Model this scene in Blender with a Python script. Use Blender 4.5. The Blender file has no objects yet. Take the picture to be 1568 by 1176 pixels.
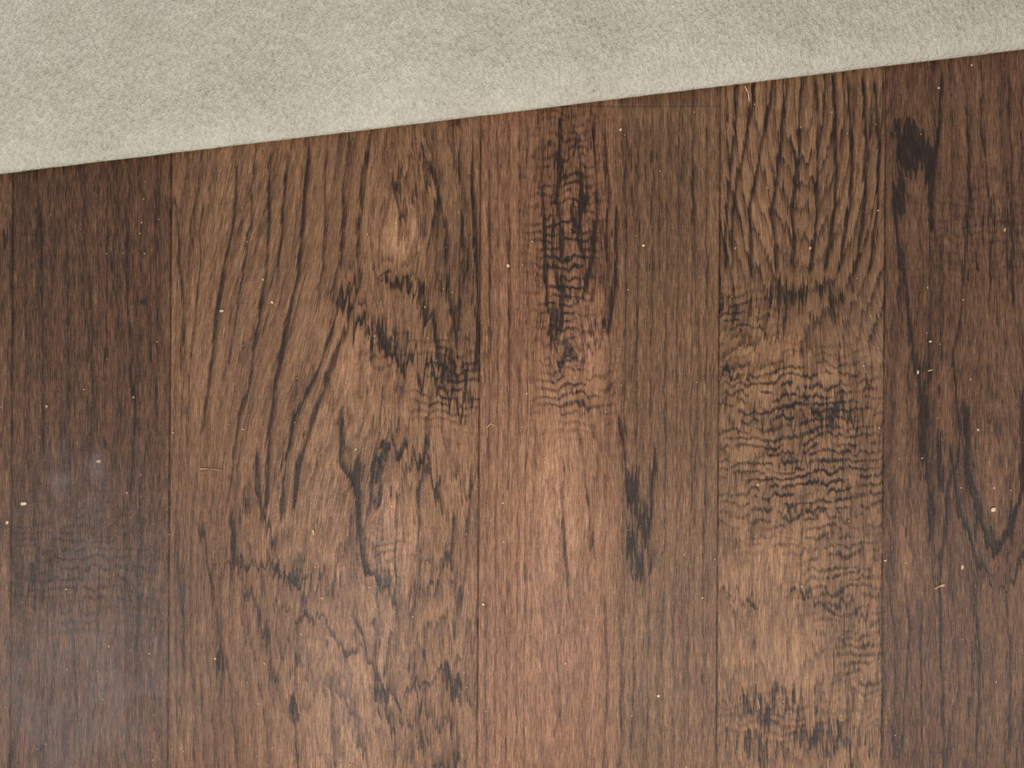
import bpy, math, numpy as np
from mathutils import Vector, Matrix
S=0.7/1568.0
H=0.7*26/36
def wx(u): return (u-784)*S
def wy(v): return (588-v)*S
# ---------------- noise helpers
def hsh(ix,iy,seed):
    h=(ix.astype(np.int64)*374761393+iy.astype(np.int64)*668265263+seed*974634777)&0xFFFFFFFF
    h=((h^(h>>13))*1274126177)&0xFFFFFFFF
    h=((h^(h>>16))*2246822519)&0xFFFFFFFF
    h=h^(h>>15)
    return (h&0xFFFFFF)/float(0xFFFFFF)
def vn(x,y,seed):
    x=np.asarray(x,dtype=np.float64); y=np.asarray(y,dtype=np.float64)
    x,y=np.broadcast_arrays(x,y)
    ix=np.floor(x);iy=np.floor(y);fx=x-ix;fy=y-iy
    fx=fx*fx*(3-2*fx);fy=fy*fy*(3-2*fy)
    ix=ix.astype(np.int64);iy=iy.astype(np.int64)
    a=hsh(ix,iy,seed);b=hsh(ix+1,iy,seed);c=hsh(ix,iy+1,seed);d=hsh(ix+1,iy+1,seed)
    return (a+(b-a)*fx)*(1-fy)+(c+(d-c)*fx)*fy
def fbm(x,y,seed,o=3):
    r=0;a=.5;t=0
    for i in range(o):
        r=r+a*vn(x*2**i,y*2**i,seed+i*17);t+=a;a*=.5
    return r/t
def ss(a,b,x):
    t=np.clip((x-a)/(b-a),0,1);return t*t*(3-2*t)
def G(U,V,u,v,ru,rv): return np.exp(-(((U-u)/ru)**2+((V-v)/rv)**2))
# ---------------- floor grid
K=-0.006
seams=[-1250,-830,-420,18,260,734,1101,1354,1800,2130,2560,2900]
def colset():
    c=set()
    x=-1290.
    while x<2940:
        c.add(round(x,3))
        x+= 1.0 if -30<=x<=1598 else 25.
    for s in seams:
        c={q for q in c if abs(q-s)>2.6}
        for d in(-2.6,-1.3,-.5,0,.5,1.3,2.6): c.add(round(s+d,3))
    return np.array(sorted(c))
rows=[];v=-1200.
while v<2400:
    rows.append(v); v+=2.0 if 50<=v<=1200 else 30.
rows=[r for r in rows if abs(r-162)>2]+[160.4,161.2,162,162.8,163.6]
rows=np.array(sorted(rows)); cols=colset()
C,V=np.meshgrid(cols,rows)
U=C+K*(V-588)
# ---- fibre coordinate X: contours of X are the fibre direction
X=U+ 16*(fbm(C/160,V/500,5)-.5) + 5*(fbm(C/40,V/150,6)-.5)
def inp(a,b): return ((C>a)&(C<=b)).astype(float)
P1=inp(18,260);P2=inp(260,734);P3=inp(734,1101);P4=inp(1101,1354);P5=inp(1354,1800)
PO=1-P1-P2-P3-P4-P5
X=X+P2*(75*np.tanh((V-470)/260)*np.exp(-((U-430)/130)**2))
for (u,v,ru,rv,a,P) in [(610,350,70,120,.5,P2),(600,820,60,120,.35,P2),
    (868,545,45,50,.6,P3),(868,380,50,140,.4,P3),(850,850,60,200,.3,P3),(1400,240,40,70,.4,P5),(1520,700,60,140,.4,P5)]:
    X=X-P*(U-u)*a*G(U,V,u,v,ru,rv)
X=X+P4*(U-1228)*0.30*ss(150,430,V)*(1-ss(430,600,V))
# fine fibre noises
h1=vn(X/1.6,V/17,41); h2=vn(X/2.7,V/30,42); h3=vn(X/1.4,V/8,43); h4=vn(X/5.5,V/46,44)
hair=.45*h1+.35*h2+.2*h4
# vertical fringe: figure edges are pulled up and down along the fibres
fr1=vn(X/5.5,V/90,401)-.5; fr2=vn(X/2.6,V/45,402)-.5; fr3=vn(X/12,V/120,403)-.5
Vj=V+60*fr1+34*fr2+50*fr3
# ---- ring phase
j1=vn(X/5,V/34,21)-.5; j2=vn(X/13,V/80,22)-.5; j3=fbm(U/70,V/200,23)-.5
jag=(j1*.7+j2*.8)
ph1=X/24+j3*2+jag*.4
ph2=8*(1-np.exp(-np.clip(X-258,0,None)/150))+(X-258)/60
for (u,v,ru,rv,a) in [(605,345,42,105,2.2),(535,560,55,120,-2.2),(610,800,60,110,2.0),(700,640,50,110,1.6),(640,1040,70,110,2.2),(470,960,80,110,1.8),(360,900,60,120,1.5)]:
    ph2=ph2+a*G(U,Vj,u,v,ru,rv)
rag2=.18+.45*ss(450,600,U+ (V-500)*.12)
ph2=ph2+jag*rag2+j3*1.0
ph3=np.where(U<945,X/30,X/18)
for (u,v,ru,rv,a) in [(870,540,34,65,2.2),(880,330,46,150,3.),(830,860,50,240,2.2),(965,790,35,100,2.)]:
    ph3=ph3+a*G(U,Vj,u,v,ru,rv)
ph3=ph3+jag*(.3+.6*G(U,V,880,420,60,260)+.5*G(U,V,960,790,50,120))+j3*1.0
r=np.sqrt(((U-1232)/118)**2+(np.clip(V+.3*(Vj-V)-160,0,None)/330)**2)
ph4a=8.*r+jag*.35
ph4b=7+(V-500)/110+((U-1225)/80)**2*.8+jag*.9+j3*2+(X-1228)/60
w4=ss(440,600,V); ph4=ph4a*(1-w4)+ph4b*w4
ph5=X/28+jag*.4+j3*1.2-2.6*G(U,Vj,1520,700,60,150)+1.5*G(U,Vj,1400,230,30,80)
ph=P1*ph1+P2*ph2+P3*ph3+P4*ph4+P5*ph5+PO*(X/28+j3*3+jag*.5)
ph=ph+.26*(h1-.5)+.18*(h2-.5)
f=ph-np.floor(ph)
ring=np.maximum(np.exp(-f/.24),np.exp(-(1-f)/.04))
rid=vn(np.floor(ph)*1.37,V/260,31)
ring=ring*(.35+1.0*rid)*ss(.22,.60,hair+.06)
cont=P1*.40+P2*(.52+.34*ss(470,600,U)-.15*G(U,V,540,570,50,80)+.15*ss(800,900,V))+P3*(.34+.70*G(U,V,885,380,75,260))+P4*(1.12-.40*w4)+P5*.50+PO*.55
# ---- explicit grain lines
ST=[]
def st(w,a,*p): ST.append((w,a,p))
for x0,x1,va,vb in [(60,66,300,700),(100,106,310,760),(136,142,400,640),(165,160,270,560),(236,240,290,660),(75,60,820,1170),(150,140,880,1170),(215,205,760,1100),(110,118,960,1176)]:
    st(3,.45,(x0,va),((x0+x1)/2+2,(va+vb)/2),(x1,vb))
st(4,.7,(190,300),(196,470),(205,640),(198,760))
st(5,.8,(268,300),(279,470),(276,570))
st(5,.9,(364,245),(356,340),(333,470),(322,560),(305,660))
st(5,.9,(414,240),(408,400),(385,560),(362,660),(350,760))
st(7,1.1,(472,225),(463,340),(455,420),(430,540),(412,660),(405,780))
st(5,.8,(498,225),(497,330),(492,440),(486,480))
st(8,1.15,(512,480),(497,540),(478,590),(452,640),(436,710),(430,800))
st(8,1.1,(532,500),(505,570),(478,640),(458,700),(448,770))
st(4,.7,(440,230),(432,340),(425,430),(400,520))
st(4,.7,(390,240),(384,340),(366,450),(350,560))
st(4,.6,(310,300),(303,430),(290,560),(285,700))
st(6,.8,(568,195),(556,290),(545,380),(552,430),(520,475))
st(5,.7,(536,210),(525,300),(520,400),(505,465))
st(6,.8,(612,240),(602,290),(622,345)); st(7,.9,(645,235),(672,285),(664,350),(650,400))
st(6,.8,(628,205),(658,260),(682,330),(684,420),(700,520))
st(6,.9,(722,210),(724,340),(732,480),(726,570));st(4,.7,(700,205),(706,300),(712,420))
st(12,1.2,(505,455),(528,470),(552,505),(582,530)); st(12,1.1,(575,420),(610,440),(640,455),(664,500),(672,560))
st(12,1.1,(570,500),(598,540),(640,570),(690,600),(726,640))
st(9,1.1,(524,630),(520,690),(542,740),(550,820),(560,870),(580,900))
st(7,.8,(700,790),(688,860),(650,905))
st(8,1.1,(592,690),(572,740),(563,800));st(7,1.,(655,690),(640,760),(640,830))
st(9,1.,(590,685),(625,700),(662,740),(676,790))
st(8,.9,(392,700),(396,780),(425,860));st(8,.8,(350,780),(362,870),(400,950),(425,1050))
st(6,.8,(722,690),(712,860),(690,960));st(8,.9,(540,940),(560,1000),(590,1060))
st(8,.9,(330,850),(400,870),(470,890));st(8,.8,(420,930),(500,960),(560,1010))
st(8,.8,(600,1075),(640,1045),(690,1030))
st(5,.7,(452,980),(450,1080),(455,1170));st(5,.7,(300,780),(318,860),(340,1010),(338,1060));st(4,.6,(270,800),(280,960),(275,1150))
st(5,.7,(700,1050),(690,1100),(700,1170));st(5,.6,(655,1040),(640,1100),(650,1170));st(4,.6,(510,1020),(505,1100),(515,1170))
for x in (748,762,779,795,808): st(3,.5,(x,180),(x+1,500),(x-3,800),(x-6,1176))
for x in (960,978,1000,1022,1040,1062,1084): st(3,.5,(x,175),(x-3,500),(x-5,800),(x-10,1176))
st(6,.8,(832,200),(828,330),(836,430),(840,490),(868,560));st(6,.9,(945,300),(940,420),(935,480),(922,525),(880,560))
st(6,.7,(860,200),(852,300),(862,400),(856,500));st(7,1.,(905,190),(915,300),(905,400),(893,470));st(6,.9,(880,190),(890,280),(884,380),(900,450));st(6,.8,(925,200),(932,300),(925,420))
st(4,.8,(862,690),(860,780),(866,880),(873,930));st(4,.7,(884,640),(896,740),(904,820),(912,870));st(4,.5,(822,640),(815,800),(812,960))
st(8,1.1,(945,650),(962,740),(972,830),(985,900));st(7,1.,(1004,690),(995,780),(985,840),(965,885))
st(4,.6,(925,900),(930,1020),(925,1170));st(4,.5,(850,960),(858,1060),(850,1170))
for (a,b_,c_,d_) in [(1130,1122,1112,1108),(1158,1140,1122,1118),(1184,1166,1148,1150),(1205,1195,1180,1190),(1228,1222,1212,1216),(1250,1252,1250,1240),(1274,1280,1278,1262),(1296,1304,1300,1282),(1318,1326,1322,1306),(1338,1344,1342,1330)]:
    st(6,1.1,(a,115),(b_,220),(c_,320),(d_,420))
for p in [((1106,572),(1135,584),(1165,588)),((1195,598),(1250,622),(1320,648)),((1190,640),(1250,660),(1335,668)),((1160,690),(1230,715),(1330,720)),((1180,770),(1240,790),(1335,800)),((1115,498),(1160,505),(1220,512)),((1200,900),(1270,925),(1335,950)),((1105,905),(1150,925),(1190,930))]:
    st(8,.8,*p)
st(7,1.,(1440,90),(1438,190),(1424,300),(1428,400));st(6,.9,(1368,300),(1384,430),(1394,520),(1415,640),(1424,800),(1418,860))
st(5,.8,(1480,150),(1484,300),(1475,420),(1458,560),(1470,640),(1452,740),(1438,880),(1446,1170))
st(10,1.25,(1474,600),(1482,740),(1500,800),(1522,850));st(10,1.25,(1568,600),(1562,750),(1545,800),(1522,850))
st(7,.9,(1452,680),(1470,790),(1496,860),(1522,900));st(6,.8,(1592,720),(1580,820),(1552,880),(1524,905))
st(4,.7,(1386,870),(1392,980),(1380,1160));st(4,.6,(1500,120),(1508,240),(1520,340),(1515,480));st(4,.6,(1545,120),(1550,300),(1548,460))
st(4,.6,(1410,900),(1408,1000),(1412,1170));st(4,.6,(1490,880),(1500,1000),(1495,1170));st(4,.6,(1540,880),(1548,1000),(1545,1170))
line=np.zeros_like(U)
jo=6*(fbm(C/30,V/45,301)-.5)+3.0*(h1-.5)+3*(h2-.5)
for (w_,a_,p_) in ST:
    p_=sorted(p_,key=lambda q:q[1])
    vs=[q[1] for q in p_];us=[q[0] for q in p_]
    r0=np.searchsorted(rows,vs[0]-60);r1=np.searchsorted(rows,vs[-1]+60)
    c0=np.searchsorted(cols,min(us)-55);c1=np.searchsorted(cols,max(us)+55)
    sl=(slice(r0,r1),slice(c0,c1))
    sl0=abs(us[-1]-us[0])/max(1,vs[-1]-vs[0])
    jf=.75 if sl0<1.2 else .5
    if max(us)<540 and vs[0]<600: jf=.35
    if 1101<us[0]<1354 and vs[0]<200: jf=.15
    if us[0]>1440 and vs[0]>550: jf=.35
    Vs=V[sl]+(Vj[sl]-V[sl])*jf;ul=np.interp(Vs,vs,us)
    slope=np.abs(np.interp(Vs+8,vs,us)-np.interp(Vs-8,vs,us))/16
    d=(U[sl]-ul+jo[sl])/np.sqrt(1+slope**2)
    ww=w_*.55
    pr=np.where(d>0,np.exp(-np.abs(d)/(ww*1.6)),np.exp(-np.abs(d)/(ww*.6)))
    e=22 if vs[-1]-vs[0]>60 else 10
    pr=pr*ss(vs[0]-e,vs[0]+e,Vs)*(1-ss(vs[-1]-e,vs[-1]+e,Vs))
    val=a_*ss(.20,.78,pr*(.35+1.15*hair[sl]))
    line[sl]=np.maximum(line[sl],val)
# ---- chatter (cross ripples)
cm=np.zeros_like(U)
for (u,v,ru,rv,a,P) in [(1225,610,130,65,1.1,P4),(1240,730,130,95,1.15,P4),(1130,660,50,110,.7,P4),(1290,880,60,80,.8,P4),(1320,1000,40,100,.6,P4),(1120,480,60,36,.8,P4),(1200,1100,120,40,.4,P4),
    (865,380,46,190,1.,P3),(880,600,60,50,.8,P3),(690,585,50,60,1.,P2),(600,540,60,40,.35,P2),(120,880,120,100,.35,P1),(595,850,40,40,.35,P2),(1500,350,80,80,.25,P5)]:
    cm=np.maximum(cm,P*a*G(U,V,u,v,ru,rv))
cv=V+ 26*(fbm(U/42,V/50,61)-.5)+9*(vn(U/11,V/30,63)-.5)+5*(h2-.5)+ .12*(U-1225)*P4
rip=.5+.5*np.sin(2*math.pi*cv/14.)
rip=ss(.42,.95,rip)*ss(.24,.52,vn(U/17,V/9,62))*ss(.10,.48,h1*.5+h2*.5)
chat=cm*rip
# ---- dark figure: raises the density of dark pore streaks
def field(L):
    o=np.zeros_like(U)
    Vq=V+.5*(Vj-V)
    for (u,v,ru,rv,a) in L: o=np.maximum(o,a*G(U,Vq,u,v,ru*1.1,rv*1.1))
    return o
D=field([(520,470,22,30,.9),(550,500,30,18,.8),(612,440,34,18,1.),(640,460,18,45,.9),(600,525,40,22,.8),
 (640,310,26,30,.6),(612,290,12,30,.6),(690,440,25,90,.7),(720,450,16,140,.7),(690,570,45,45,.85),(545,730,14,50,.9),(578,745,14,40,1.),(600,690,34,16,1.),(662,742,18,14,1.),(700,600,30,40,.7),
 (590,895,34,16,.7),(604,915,14,14,.7),(430,880,50,30,.8),(380,780,30,50,.6),(450,590,14,60,.6),(480,560,10,50,.6),(430,700,12,80,.6),(470,900,40,30,.6),(350,860,50,40,.6),(300,900,40,60,.4),
 (695,1045,20,16,1.2),(582,1060,20,26,1.),(340,1010,12,26,.8),(450,1085,14,18,.9),(640,1000,40,40,.6),(680,860,12,90,.6),(555,850,12,80,.6),(560,970,50,40,.6),(660,1120,60,50,.45),(420,1000,120,90,.35),
 (870,250,50,90,.65),(852,390,34,110,.65),(900,320,46,110,.7),(862,545,22,20,1.),(845,480,26,40,.8),(915,500,20,30,.7),(960,240,40,80,.5),(1000,400,70,150,.35),
 (970,740,14,50,1.),(985,800,16,50,1.),(965,840,16,40,.9),(950,690,18,30,.6),(1000,860,22,30,.6),(890,780,10,60,.5),
 (1210,450,80,40,.75),(1275,455,40,40,.85),(1120,480,30,20,.9),(1115,575,20,7,1.2),(1115,625,20,50,.7),(1270,630,70,30,.85),(1200,640,90,40,.6),(1235,720,110,90,.45),(1180,1075,90,40,.85),(1260,1130,90,40,.9),(1290,980,50,80,.6),(1150,1140,60,40,.75),(1320,660,26,50,.6),(1230,300,110,120,.5),
 (1395,225,24,40,1.6),(1380,290,14,50,1.),(1422,250,14,50,1.1),(1375,200,10,24,1.),(1412,620,14,100,1.1),(1440,700,12,60,1.),(1418,560,14,50,.8),(1425,780,10,70,.9),
 (1520,832,14,18,1.3),(1495,790,9,36,.9),(1548,790,10,36,.9),(1520,330,50,50,.6),(1500,420,40,60,.5),(1545,370,30,50,.6),(1380,430,14,100,.6),(1440,500,10,140,.6),
 (50,890,30,60,.7),(40,960,22,80,.6),(10,380,10,60,.8),(130,275,70,26,.5),(20,1110,10,50,.6),(160,690,10,14,.6),(120,900,60,120,.35)])
dn=.42*h1+.33*h2+.25*h4
dark=ss(.80,.95,dn*.8+D*.62+.08*(fbm(U/22,V/40,77)-.5)*2)+.18*D*(.4+hair)
knots=G(U,V,218,462,4.5,5)+.5*G(U,V,1395,215,10,20)
light=field([(540,545,34,60,1.),(605,365,26,45,1.1),(560,620,50,60,.7),(640,840,60,90,.7),(505,650,26,80,.5),(600,780,30,40,.7),(840,730,60,160,.8),(800,900,60,200,.6),(905,540,26,50,1.),(870,860,50,160,.4),
 (780,330,26,200,.4),(1180,530,50,30,.7),(1180,860,60,50,.9),(1215,1010,50,70,.9),(1230,585,60,14,.6),(1405,200,12,20,.9),(1390,860,18,80,.7),(1450,640,12,60,.5),(1520,740,18,60,.7),(300,560,40,140,.4),(400,800,60,90,.3),(1160,370,30,90,.5),(1150,250,30,100,.4),(660,640,50,40,.4),(700,740,30,60,.5)])*(.6+.8*h4)
# ---- tone
base=P1*.39+P2*.59+P3*.58+P4*.60+P5*.43+PO*.46
base=base+P3*(-.05*ss(935,955,U))+P2*(-.07*(1-ss(260,460,U)))
streak=fbm(X/9,V/300,51)-.5
base=base+.13*(fbm(U/70,V/160,81)-.5)+.12*streak
pores=ss(.64,.90,h1)*.6+ss(.72,.95,h3)*.4
tone=base-.42*cont*ring-.16*pores-.42*chat+cm*(1-rip)*.04-.35*np.clip(dark,0,1.1)-.38*line-.3*knots+.15*light
tone=tone+.11*(h2-.5)+.10*(h1-.5)
ln=ss(.80,.97,vn(X/2.2,V/420,91))*ss(.35,.6,vn(X/30,V/120,92))
tone=tone-.12*ln
tone=np.maximum(tone,.04+.06*h2)
dist=np.full_like(C,1e9)
for s in seams: dist=np.minimum(dist,np.abs(C-s))
jd=np.where((C>734)&(C<1101),np.abs(V-162),1e9)
seam=np.exp(-(dist/1.4)**2)*(.45+.5*vn(C/5,V/30,95))+np.exp(-(jd/1.2)**2)*.35
hard=ss(-.2,.2,V-162)
tone=tone-P3*(1-hard)*.05
warm=.54+P3*(.28*(1-ss(930,960,U))-.18*ss(930,960,U))-P4*.12+P1*.08+P5*.08+.28*(fbm(U/90,V/220,99)-.5)+.10*light
# dusty scuff on the finish, plus broad lower-left sheen painted as pale colour
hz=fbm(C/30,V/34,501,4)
scuff_sheen=.42*G(U,V,98,722,24,30)+.45*G(U,V,148,708,14,22)+.22*G(U,V,115,800,70,80)+.30*G(U,V,95,1080,90,120)+.20*G(U,V,200,990,130,150)
scuff_sheen=np.clip(scuff_sheen*(.25+.75*ss(.30,.68,hz))*.55*(.7+.6*h1),0,.4)
# ---- relief (hand scraped)
Z=(fbm(C/110,V/330,101,2)-.5)*.0009 - .00008*ring*cont -.00018*chat -.00007*line
Z=Z-.0010*np.exp(-(dist/1.1)**2)-.0003*np.exp(-(jd/1.)**2)
nr,nc=U.shape
co=np.stack([wx(U),wy(V),Z],-1).reshape(-1,3).astype(np.float32)
idx=np.arange(nr*nc).reshape(nr,nc)
q=np.stack([idx[:-1,:-1],idx[1:,:-1],idx[1:,1:],idx[:-1,1:]],-1).reshape(-1,4).astype(np.int32)
me=bpy.data.meshes.new("floor")
me.vertices.add(len(co));me.vertices.foreach_set("co",co.ravel())
me.loops.add(q.size);me.loops.foreach_set("vertex_index",q.ravel())
me.polygons.add(len(q));me.polygons.foreach_set("loop_start",np.arange(0,q.size,4,dtype=np.int32))
me.polygons.foreach_set("use_smooth",np.ones(len(q),dtype=bool))
def attr(n,a):
    t=me.attributes.new(n,'FLOAT','POINT');t.data.foreach_set("value",np.ascontiguousarray(a,dtype=np.float32).ravel())
attr("tone",tone);attr("warm",warm);attr("seam",seam);attr("scuff_sheen",scuff_sheen)
t=me.attributes.new("fib",'FLOAT_VECTOR','POINT');t.data.foreach_set("vector",np.stack([X,V,C*0],-1).astype(np.float32).ravel())
me.update();me.validate()
floor=bpy.data.objects.new("floor",me);bpy.context.collection.objects.link(floor)

def lin(c): return tuple([(x/255/12.92 if x/255<=.04045 else ((x/255+.055)/1.055)**2.4) for x in c]+[1])
class NT:
    def __init__(s,name):
        s.m=bpy.data.materials.new(name);s.m.use_nodes=True;s.t=s.m.node_tree
        s.b=s.t.nodes["Principled BSDF"]
    def n(s,ty,**k):
        d=s.t.nodes.new(ty)
        for a,b in k.items(): setattr(d,a,b)
        return d
    def l(s,a,b): s.t.links.new(a,b)
    def math(s,op,a,b=None,clamp=False):
        d=s.n("ShaderNodeMath",operation=op,use_clamp=clamp)
        for i,z in enumerate((a,b)):
            if z is None: continue
            if isinstance(z,(int,float)): d.inputs[i].default_value=z
            else: s.l(z,d.inputs[i])
        return d.outputs[0]
    def noise(s,vec,scale,mul=(1,1,1),detail=2,rough=.5,rot=0):
        mp=s.n("ShaderNodeMapping");mp.inputs["Scale"].default_value=mul;mp.inputs["Rotation"].default_value=(0,0,rot);s.l(vec,mp.inputs[0])
        d=s.n("ShaderNodeTexNoise");d.inputs["Scale"].default_value=scale;d.inputs["Detail"].default_value=detail;d.inputs["Roughness"].default_value=rough
        s.l(mp.outputs[0],d.inputs["Vector"]);return d.outputs["Fac"]
    def ramp(s,fac,stops,interp='LINEAR'):
        d=s.n("ShaderNodeValToRGB");d.color_ramp.interpolation=interp
        e=d.color_ramp.elements
        while len(e)<len(stops): e.new(.5)
        for x,(p,c) in zip(e,stops): x.position=p;x.color=c
        s.l(fac,d.inputs[0]);return d.outputs[0]
w=NT("stained_hickory")
at=lambda n:w.n("ShaderNodeAttribute",attribute_name=n)
tn=at("tone").outputs["Fac"];wm=at("warm").outputs["Fac"];sm=at("seam").outputs["Fac"];fb=at("fib").outputs["Vector"];hzn=at("scuff_sheen").outputs["Fac"]
n1=w.noise(fb,1,(.66,.036,1),3,.75)
n2=w.noise(fb,1,(.22,.010,1),2)
n3=w.noise(fb,1,(.6,.4,1),2)
t2=w.math('ADD',tn,w.math('MULTIPLY',w.math('SUBTRACT',n1,.5),1.05))
t2=w.math('ADD',t2,w.math('MULTIPLY',w.math('SUBTRACT',n2,.5),.16))
t2=w.math('ADD',t2,w.math('MULTIPLY',w.math('SUBTRACT',n3,.5),.16))
cA=w.ramp(t2,[(0,lin((31,23,19))),(.25,lin((68,50,36))),(.5,lin((115,86,60))),(.75,lin((161,125,89))),(1,lin((206,172,130)))])
cB=w.ramp(t2,[(0,lin((33,23,18))),(.25,lin((74,49,36))),(.5,lin((127,87,63))),(.75,lin((176,128,96))),(1,lin((216,172,138)))])
mx=w.n("ShaderNodeMix",data_type='RGBA');w.l(wm,mx.inputs[0]);w.l(cA,mx.inputs[6]);w.l(cB,mx.inputs[7])
m2=w.n("ShaderNodeMix",data_type='RGBA');w.l(w.math('MULTIPLY',sm,.85,True),m2.inputs[0]);w.l(mx.outputs[2],m2.inputs[6]);m2.inputs[7].default_value=lin((24,16,12))
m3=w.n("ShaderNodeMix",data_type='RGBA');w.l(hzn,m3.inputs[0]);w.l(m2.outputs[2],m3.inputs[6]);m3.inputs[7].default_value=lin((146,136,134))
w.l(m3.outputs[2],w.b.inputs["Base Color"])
w.l(w.math('ADD',w.math('MULTIPLY',n3,.20),.32),w.b.inputs["Roughness"])
w.b.inputs["Specular IOR Level"].default_value=.42
bp=w.n("ShaderNodeBump");bp.inputs["Strength"].default_value=.75;bp.inputs["Distance"].default_value=.0007
w.l(w.math('ADD',t2,w.math('MULTIPLY',n1,.6)),bp.inputs["Height"]);w.l(bp.outputs[0],w.b.inputs["Normal"])
me.materials.append(w.m)

# ---------------- folded suede blanket
Th=.014;ND=.030
p0=np.array([wx(-300),wy(266+300*.122)]);p1=np.array([wx(1868),wy(75-300*.122)])
kz=1-(Th*.4)/H
p0=p0*kz;p1=p1*kz
d=(p1-p0);L=np.linalg.norm(d);d/=L;nrm=np.array([-d[1],d[0]])
nt=900;D_=.42
prof=[]
for a in np.linspace(-math.pi/2,0,14): prof.append((Th*.5*(1-math.cos(a)),.35+.35*math.sin(a)))
for a in np.linspace(0,math.pi/2,24)[1:]: prof.append((ND*(1-math.cos(a)),.35+.65*math.sin(a)))
for x in np.linspace(ND,D_-Th*.5,340)[1:-1]: prof.append((x,1.))
for a in np.linspace(math.pi/2,-math.pi/2,16): prof.append((D_-Th*.5*(1-math.cos(a)),.5+.5*math.sin(a)))
for x in np.linspace(D_-Th*.5,Th*.5,12)[1:-1]: prof.append((x,0.))
prof=np.array(prof);npf=len(prof)
tt=np.linspace(0,L,nt)
Tm,Sx=np.meshgrid(tt,prof[:,0],indexing='ij');_,Zf=np.meshgrid(tt,prof[:,1],indexing='ij')
und=.007*(fbm(Tm/.16,Sx/.12,201)-.5)+.0022*(fbm(Tm/.05,Sx/.04,202)-.5)+.0006*(fbm(Tm/.007,Sx/.007,203)-.5)
endf=np.clip(np.minimum(Tm,L-Tm)/.02,0,1);endf=np.sqrt(np.clip(1-(1-endf)**2,0.02,1))
bz=Zf*(Th+und*ss(0,.04,Sx))*endf
bs=Sx+.0010*(fbm(Tm/.12,Zf*0,205)-.5)*(Sx<.05)+.0005*(fbm(Tm/.012,Zf*2,206)-.5)
bx=p0[0]+d[0]*Tm+nrm[0]*bs;by=p0[1]+d[1]*Tm+nrm[1]*bs
bco=np.stack([bx,by,bz+.0006],-1).reshape(-1,3).astype(np.float32)
ii=np.arange(nt*npf).reshape(nt,npf);i2=np.roll(ii,-1,1)
bq=np.stack([ii[:-1],ii[1:],i2[1:],i2[:-1]],-1).reshape(-1,4)
faces=bq.tolist()+[ii[0].tolist(),ii[-1][::-1].tolist()]
bm_=bpy.data.meshes.new("suede_blanket");bm_.from_pydata(bco.tolist(),[],faces);bm_.polygons.foreach_set("use_smooth",np.ones(len(faces),dtype=bool))
bm_.update()
import bmesh
b=bmesh.new();b.from_mesh(bm_);bmesh.ops.recalc_face_normals(b,faces=b.faces);b.to_mesh(bm_);b.free()
bl=bpy.data.objects.new("suede_blanket",bm_);bpy.context.collection.objects.link(bl)
s=NT("cream_suede")
tc=s.n("ShaderNodeTexCoord").outputs["Object"]
a1=s.noise(tc,420,(1,.5,1),3,.65,-.7);a2=s.noise(tc,13,(1,1,1),3,.55);a3=s.noise(tc,60,(1,1,1),3,.6);a4=s.noise(tc,1200,(1,1,1),2,.6)
fac=s.math('ADD',s.math('MULTIPLY',a1,.55),s.math('MULTIPLY',a2,.28));fac=s.math('ADD',fac,s.math('MULTIPLY',a3,.17))
col=s.ramp(fac,[(.30,lin((158,150,132))),(.41,lin((196,189,171))),(.56,lin((213,207,189))),(.70,lin((232,226,210)))])
s.l(col,s.b.inputs["Base Color"]);s.b.inputs["Roughness"].default_value=.95
s.b.inputs["Specular IOR Level"].default_value=.12
bp=s.n("ShaderNodeBump");bp.inputs["Strength"].default_value=1.;bp.inputs["Distance"].default_value=.0026
s.l(s.math('ADD',s.math('ADD',a1,s.math('MULTIPLY',a4,.30)),s.math('MULTIPLY',a3,.4)),bp.inputs["Height"]);s.l(bp.outputs[0],s.b.inputs["Normal"])
bm_.materials.append(s.m)

# ---------------- crumbs and lint
rng=np.random.RandomState(7)
b=bmesh.new()
def crumb(u,v,a,bb,ang,h=None):
    h=h or min(a,bb)*.7
    M=Matrix.Translation((wx(u),wy(v),h*S*.5+.00025))@Matrix.Rotation(ang,4,'Z')@Matrix.Diagonal((a*S,bb*S,h*S,1))
    r=bmesh.ops.create_icosphere(b,subdivisions=2,radius=1,matrix=M)
    for q_ in r["verts"]:
        q_.co+=Vector(rng.uniform(-.18,.18,3).tolist())*min(a,bb)*S
def fibre(pts,wd):
    for (x0,y0),(x1,y1) in zip(pts[:-1],pts[1:]):
        l=math.hypot(x1-x0,y1-y0);crumb((x0+x1)/2,(y0+y1)/2,l*.56,wd,-math.atan2(y1-y0,x1-x0),wd)
for c in [(340,476,4.2,3),(778,407,3.6,3.2),(37,771,6,3.6),(1520,780,5,4),(1473,868,4.5,2.6),(1240,380,3.6,2.6),(480,815,6,1.8),(417,463,3,2.2),(403,428,3,2),(493,915,3,2.4),
 (545,688,3,2),(405,1015,3,2),(985,376,3,2.2),(1487,100,2.5,2),(950,199,3,2.2),(1497,658,3,2.2),(1424,523,3,2.4),(740,925,3,2.2),(1160,742,4,3),(205,608,3,2.2),(72,622,2.4,2),(152,706,5,3),(1405,570,4,2),(12,800,4,2.6),(1008,1065,3,2.5),(1075,915,2.4,2),(330,1008,2.4,2),(600,775,2.2,2),(1437,135,2.2,2),(1355,858,2.4,2),(866,1015,3,2),(102,902,3,1.8),(770,770,2.2,1.6),(1322,560,2,1.6),(1538,352,4,1.8)]:
    crumb(c[0],c[1],c[2]*.8,c[3]*.8,rng.uniform(0,3))
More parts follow.
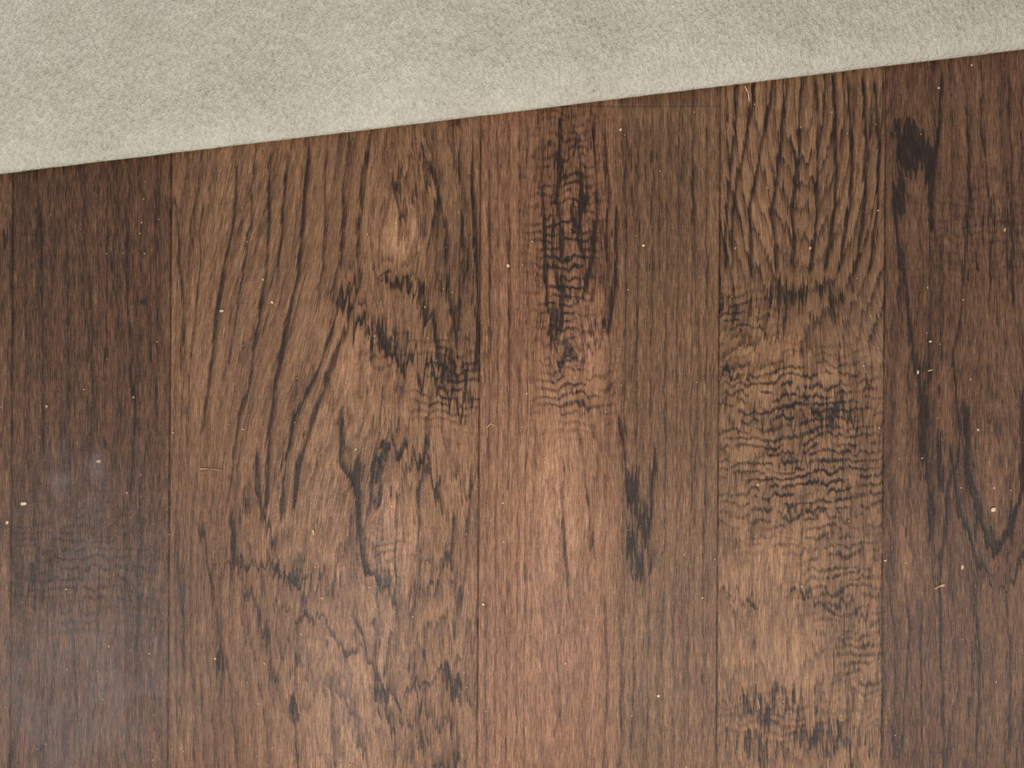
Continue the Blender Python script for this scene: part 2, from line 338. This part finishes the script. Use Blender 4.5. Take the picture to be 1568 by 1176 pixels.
for i in range(300):
    v_=rng.uniform(120,1230);u_=rng.uniform(-60,1630)
    if v_<290-u_*.122: continue
    z_=rng.uniform(.4,1.15)
    crumb(u_,v_,z_*rng.uniform(1,1.8),z_*.8,rng.uniform(0,3))
fibre([(306,718),(322,717),(340,720)],.8);fibre([(1430,901),(1438,897),(1446,895)],1.8);fibre([(1420,568),(1428,566)],1.)
fibre([(745,655),(752,648),(758,652)],.9);fibre([(1140,132),(1145,142),(1147,155)],.8);fibre([(1160,1070),(1163,1085)],.7)
cm_=bpy.data.meshes.new("crumbs");b.to_mesh(cm_);b.free()
cr=bpy.data.objects.new("crumbs",cm_);bpy.context.collection.objects.link(cr)
k=NT("crumb");tc=k.n("ShaderNodeTexCoord").outputs["Object"]
k.l(k.ramp(k.noise(tc,60,(1,1,1)),[(.35,lin((166,130,96))),(.6,lin((226,200,168)))]),k.b.inputs["Base Color"]);k.b.inputs["Roughness"].default_value=.8
cm_.materials.append(k.m)

# ---------------- lights
def area(n,loc,tgt,size,power,col):
    l=bpy.data.lights.new(n,'AREA');l.size=size;l.energy=power;l.color=col
    o=bpy.data.objects.new(n,l);o.location=loc;bpy.context.collection.objects.link(o)
    o.rotation_euler=(Vector(tgt)-Vector(loc)).to_track_quat('-Z','Y').to_euler()
area("low_overhead_light",(.07,-.46,.80),(.02,.0,0),.28,6.6,(1,.95,.89))  # unseen area light hung low, shaped for lower-centre sheen and edge falloff
area("window_light",(-1.05,-.72,1.2),(-.2,-.1,0),.40,8,(.82,.90,1))
wd=bpy.data.worlds.new("world");bpy.context.scene.world=wd;wd.use_nodes=True
wd.node_tree.nodes["Background"].inputs[0].default_value=(1,.98,.95,1);wd.node_tree.nodes["Background"].inputs[1].default_value=.34
cam=bpy.data.cameras.new("camera");cam.lens=26;cam.sensor_width=36;cam.clip_start=.01
co_=bpy.data.objects.new("camera",cam);co_.location=(0,0,H);bpy.context.collection.objects.link(co_)
bpy.context.scene.camera=co_
bpy.context.scene.view_settings.view_transform='Standard'
